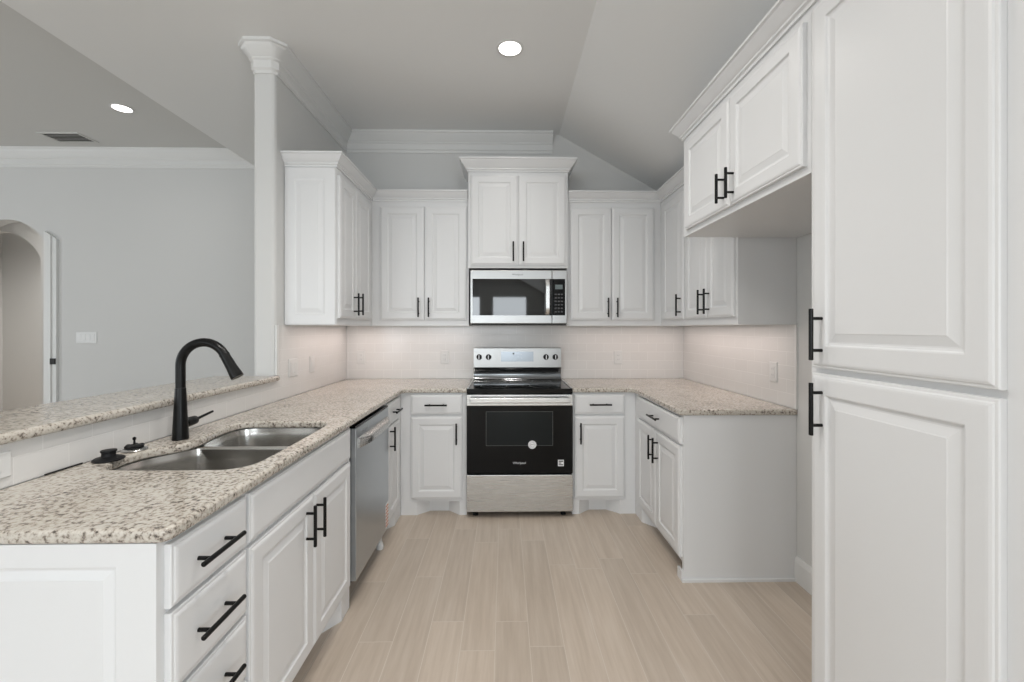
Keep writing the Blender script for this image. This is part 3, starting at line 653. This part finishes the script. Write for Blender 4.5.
# oven door
bm = BM(); box(bm, RX0 + 0.001, RX1 - 0.001, YF, YF + 0.043, 0.318, 0.801, 0.003); od = obj('oven_door', bm, M['glass'], r, 40)
bm = BM(); box(bm, RX0 + 0.001, RX1 - 0.001, YF - 0.004, YF + 0.043, 0.8015, 0.880, 0.004); tp = obj('door_top_rail', bm, M['steel'], r, 40)
bm = BM(); box(bm, -0.244, 0.461, YF - 0.052, YF - 0.034, 0.826, 0.866, 0.007, 3)
for x in (-0.235, 0.434): box(bm, x, x + 0.018, YF - 0.036, YF - 0.0042, 0.834, 0.858)
obj('handle', bm, M['steel'], tp, 40)
bm = BM()
for (x0, x1, z0, z1) in ((-0.133, 0.345, 0.757, 0.7605), (-0.133, 0.345, 0.516, 0.5195), (-0.133, -0.1295, 0.5195, 0.757), (0.3415, 0.345, 0.5195, 0.757)): box(bm, x0, x1, YF - 0.0006, YF - 0.0001, z0, z1)
obj('window_outline', bm, M['outline'], od)
bm = BM(); box(bm, -0.1292, 0.3412, YF - 0.0004, YF - 0.0001, 0.5197, 0.7568); obj('window', bm, M['glass2'], od)
fr = lambda x, z, o_=0.0012: Matrix(((1, 0, 0, x), (0, 0, -1, YF - o_), (0, 1, 0, z), (0, 0, 0, 1)))
bm = BM(); lathe(bm, (0.197, YF - 0.0006, 0.5235), [(0.029, 0), (0.029, -0.0008)], 36, 'y'); st = obj('round_sticker', bm, M['white'], od)
bm = BM()
for q in (0.024, 0.016):
    rings = [[(0.197 + rad * math.cos(2 * math.pi * k / 36), YF - 0.0017, 0.5235 + rad * math.sin(2 * math.pi * k / 36)) for k in range(36)] for rad in (q, q - 0.0025)]
    loft(bm, rings, False, False)
box(bm, 0.187, 0.207, YF - 0.0019, YF - 0.0015, 0.5215, 0.5255); obj('sticker_print', bm, M['grey'], st)
lg = text_mesh('brand_logo', 'Whirlpool', 0.022, M['silver'], fr(0.105, 0.394), od)
bm = BM(); box(bm, 0.380, 0.422, YF - 0.0012, YF - 0.0003, 0.370, 0.415); sq = obj('square_label', bm, M['white'], od)
for (x0, x1, z0, z1) in ((0.385, 0.417, 0.401, 0.409), (0.385, 0.404, 0.389, 0.396), (0.385, 0.417, 0.377, 0.384)):
    bm = BM(); box(bm, x0, x1, YF - 0.0016, YF - 0.0012, z0, z1); obj('label_print', bm, M['dark'], sq)
bm = BM(); box(bm, RX0 + 0.001, RX1 - 0.001, YF, YF + 0.043, 0.046, 0.308, 0.004); obj('storage_drawer', bm, M['steel'], r, 40)
for x in (RX0 + 0.06, RX1 - 0.06):
    for y in (YF + 0.07, 3.66):
        bm = BM(); lathe(bm, (x, y, 0), [(0.020, 0), (0.020, 0.012), (0.010, 0.014), (0.010, 0.046)], 16); obj('foot', bm, M['rubber'], r, 40)

# ------------------------------------------------------------------ microwave
r = thing('microwave', 'stainless over-the-range microwave with black glass door', 'microwave', (0.109, 3.5, 1.38))
MX0, MX1, YM, MZ0, MZ1 = -0.266, 0.486, 3.335, 1.376, 1.803
bm = BM(); box(bm, MX0 + 0.004, MX1 - 0.004, YM + 0.035, YW - TH - 0.001, MZ0 + 0.012, MZ1); obj('body', bm, M['dark'], r)
bm = BM(); box(bm, MX0 + 0.010, MX1 - 0.010, YM + 0.006, YM + 0.30, MZ0, MZ0 + 0.0118); obj('bottom_vent', bm, M['dark'], r)
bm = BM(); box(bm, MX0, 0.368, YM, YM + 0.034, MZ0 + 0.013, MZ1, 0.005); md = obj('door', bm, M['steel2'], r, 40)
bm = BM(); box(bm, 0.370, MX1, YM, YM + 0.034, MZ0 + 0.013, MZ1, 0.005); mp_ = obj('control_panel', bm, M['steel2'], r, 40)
bm = BM(); box(bm, -0.248, 0.3672, YM - 0.0015, YM - 0.0002, 1.452, 1.735); gl = obj('door_glass', bm, M['mirror'], md)
bm = BM(); box(bm, 0.3705, 0.470, YM - 0.0015, YM - 0.0002, 1.452, 1.735); kp = obj('keypad', bm, M['glass'], mp_)
bm = BM(); box(bm, 0.392, 0.450, YM - 0.0022, YM - 0.0016, 1.655, 1.690); obj('clock_window', bm, plain('clock_film', (0.10, 0.13, 0.13), 0.2), kp)
M['key'] = plain('key_print', (0.05, 0.05, 0.052), 0.4)
for i in range(6):
    for j in range(3):
        bm = BM(); box(bm, 0.388 + j * 0.024, 0.404 + j * 0.024, YM - 0.0021, YM - 0.0016, 1.475 + i * 0.027, 1.486 + i * 0.027); obj('key', bm, M['key'], kp)
bm = BM(); box(bm, -0.200, 0.300, YM - 0.0018, YM - 0.0015, 1.475, 1.680); obj('window_mesh', bm, plain('screen_glass', (0.010, 0.010, 0.0095), 0.03, 0, 0.7), gl)
bm = BM(); rg = []
for k in range(15):
    s = k / 14; z = 1.458 + 0.272 * s; b_ = 0.016 + 0.020 * min(1, math.sin(math.pi * s) * 2.5)
    rg.append([(0.312, YM - b_ + 0.010, z), (0.318, YM - b_, z), (0.345, YM - b_, z), (0.351, YM - b_ + 0.010, z), (0.346, YM - 0.0016, z), (0.317, YM - 0.0016, z)])
loft(bm, rg); obj('handle', bm, M['steel'], md, 45)
text_mesh('brand_logo', 'Whirlpool', 0.020, M['dark'], Matrix(((1, 0, 0, 0.10), (0, 0, -1, YM - 0.0006), (0, 1, 0, 1.768), (0, 0, 0, 1))), md)

# ------------------------------------------------------------------ outlets and switches
def plate(F, label, cat, u, v, gangs=1, kind='outlet', horiz=False, name='wall_outlet', group=None):
    W_ = 0.070 + 0.046 * (gangs - 1); H_ = 0.115
    if horiz: W_, H_ = H_, W_
    r = thing(name, label, cat, F(u, v, 0), group)
    bm = BM(); rings = [rect(F, u - W_ / 2 + i, u + W_ / 2 - i, v - H_ / 2 + i, v + H_ / 2 - i, d) for i, d in ((0, 0.0003), (0, 0.003), (0.003, 0.0055))]
    loft(bm, rings); obj('cover_plate', bm, M['plast'], r)
    for g_ in range(gangs):
        off = (g_ - (gangs - 1) / 2) * 0.046
        du, dv = (0.0165, 0.033) if not horiz else (0.033, 0.0165)
        bm = BM(); loft(bm, [rect(F, u + off - du + i, u + off + du - i, v - dv + i, v + dv - i, d) for i, d in ((0, 0.0056), (0.0015, 0.0075))])
        q = obj('socket' if kind == 'outlet' else 'rocker', bm, M['plast'], r)
        if kind == 'outlet':
            for s in (-0.0175, 0.0175):
                for t_ in (-0.006, 0.006):
                    a, b = (u + off + t_, v + s) if not horiz else (u + off + s, v + t_)
                    bm = BM(); loft(bm, [rect(F, a - 0.0012, a + 0.0012, b - 0.004, b + 0.004, d) for d in (0.0076, 0.0079)]); obj('slot', bm, M['grey'], q)
    return r
WB = lambda u, v, w_: (u, YW - TH - w_, v)
WL = lambda u, v, w_: (XWL + TH + w_, u, v)
WR = lambda u, v, w_: (XWR - TH - w_, u, v)
WF = lambda u, v, w_: (u, 4.5 - w_, v)
plate(WB, 'white outlet on the back tile just left of the range', 'outlet', -0.516, 1.104)
plate(WB, 'white outlet on the back tile close to the left corner', 'outlet', -1.235, 1.104)
plate(WB, 'white outlet on the back tile right of the range', 'outlet', 0.988, 1.10)
plate(WR, 'white outlet on the right tile wall near the end of the counter', 'outlet', 2.470, 1.10)
plate(WL, 'white two-gang switch plate on the left tile wall near the bar ledge', 'switch', 2.79, 1.10, 2, 'switch', name='wall_switch')
plate(WL, 'white single switch plate on the left tile wall beside the two-gang plate', 'switch', 3.06, 1.10, 1, 'switch', name='wall_switch')
plate(WL, 'white outlet on the tile below the bar ledge at the left edge of the view', 'outlet', 1.150, 0.981, 1, 'outlet', True)
plate(WF, 'white four-gang switch plate on the far grey wall beyond the bar', 'switch', -4.293, 1.258, 4, 'switch', name='wall_switch')

# ------------------------------------------------------------------ ceiling fittings
for (x, y, z, _g), lab in zip(CANS_AND_FILL[:2], ('round recessed ceiling light above the kitchen aisle', 'round recessed ceiling light over the great room on the left')):
    r = thing('recessed_light', lab, 'ceiling light', (x, y, z - 0.006), 'recessed ceiling lights')
    bm = BM()
    rings = [[(x + q * math.cos(2 * math.pi * k / 40), y + q * math.sin(2 * math.pi * k / 40), z - h) for k in range(40)] for q, h in ((0.082, 0.0005), (0.082, 0.004), (0.070, 0.006), (0.066, 0.004), (0.066, 0.0005))]
    loft(bm, rings, False, False); obj('trim_ring', bm, M['plast'], r, 40)
    bm = BM(); lathe(bm, (x, y, z), [(0.0655, -0.001), (0.0655, -0.003)], 40); obj('lens', bm, M['glow'], r)
r = thing('ceiling_vent', 'white slotted air vent in the great room ceiling', 'vent', (-4.195, 4.211, CEIL2 - 0.008))
VX, VY = -4.195, 4.215
bm = BM()
for (x0, x1, y0, y1) in ((VX - 0.19, VX + 0.19, VY - 0.11, VY - 0.09), (VX - 0.19, VX + 0.19, VY + 0.09, VY + 0.11), (VX - 0.19, VX - 0.17, VY - 0.09, VY + 0.09), (VX + 0.17, VX + 0.19, VY - 0.09, VY + 0.09)): box(bm, x0, x1, y0, y1, CEIL2 - 0.008, CEIL2 - 0.0005)
obj('frame', bm, M['ventgrey'], r)
bm = BM(); box(bm, VX - 0.17, VX + 0.17, VY - 0.09, VY + 0.09, CEIL2 - 0.0015, CEIL2 - 0.0005); obj('duct', bm, M['dark'], r)
for k in range(6):
    bm = BM(); y_ = VY - 0.080 + k * 0.030
    loft(bm, [[(x, y_ - 0.011, CEIL2 - 0.0085), (x, y_ + 0.009, CEIL2 - 0.003), (x, y_ + 0.0095, CEIL2 - 0.002), (x, y_ - 0.0105, CEIL2 - 0.0075)] for x in (VX - 0.17, VX + 0.17)]); obj('louver', bm, M['ventgrey'], r)
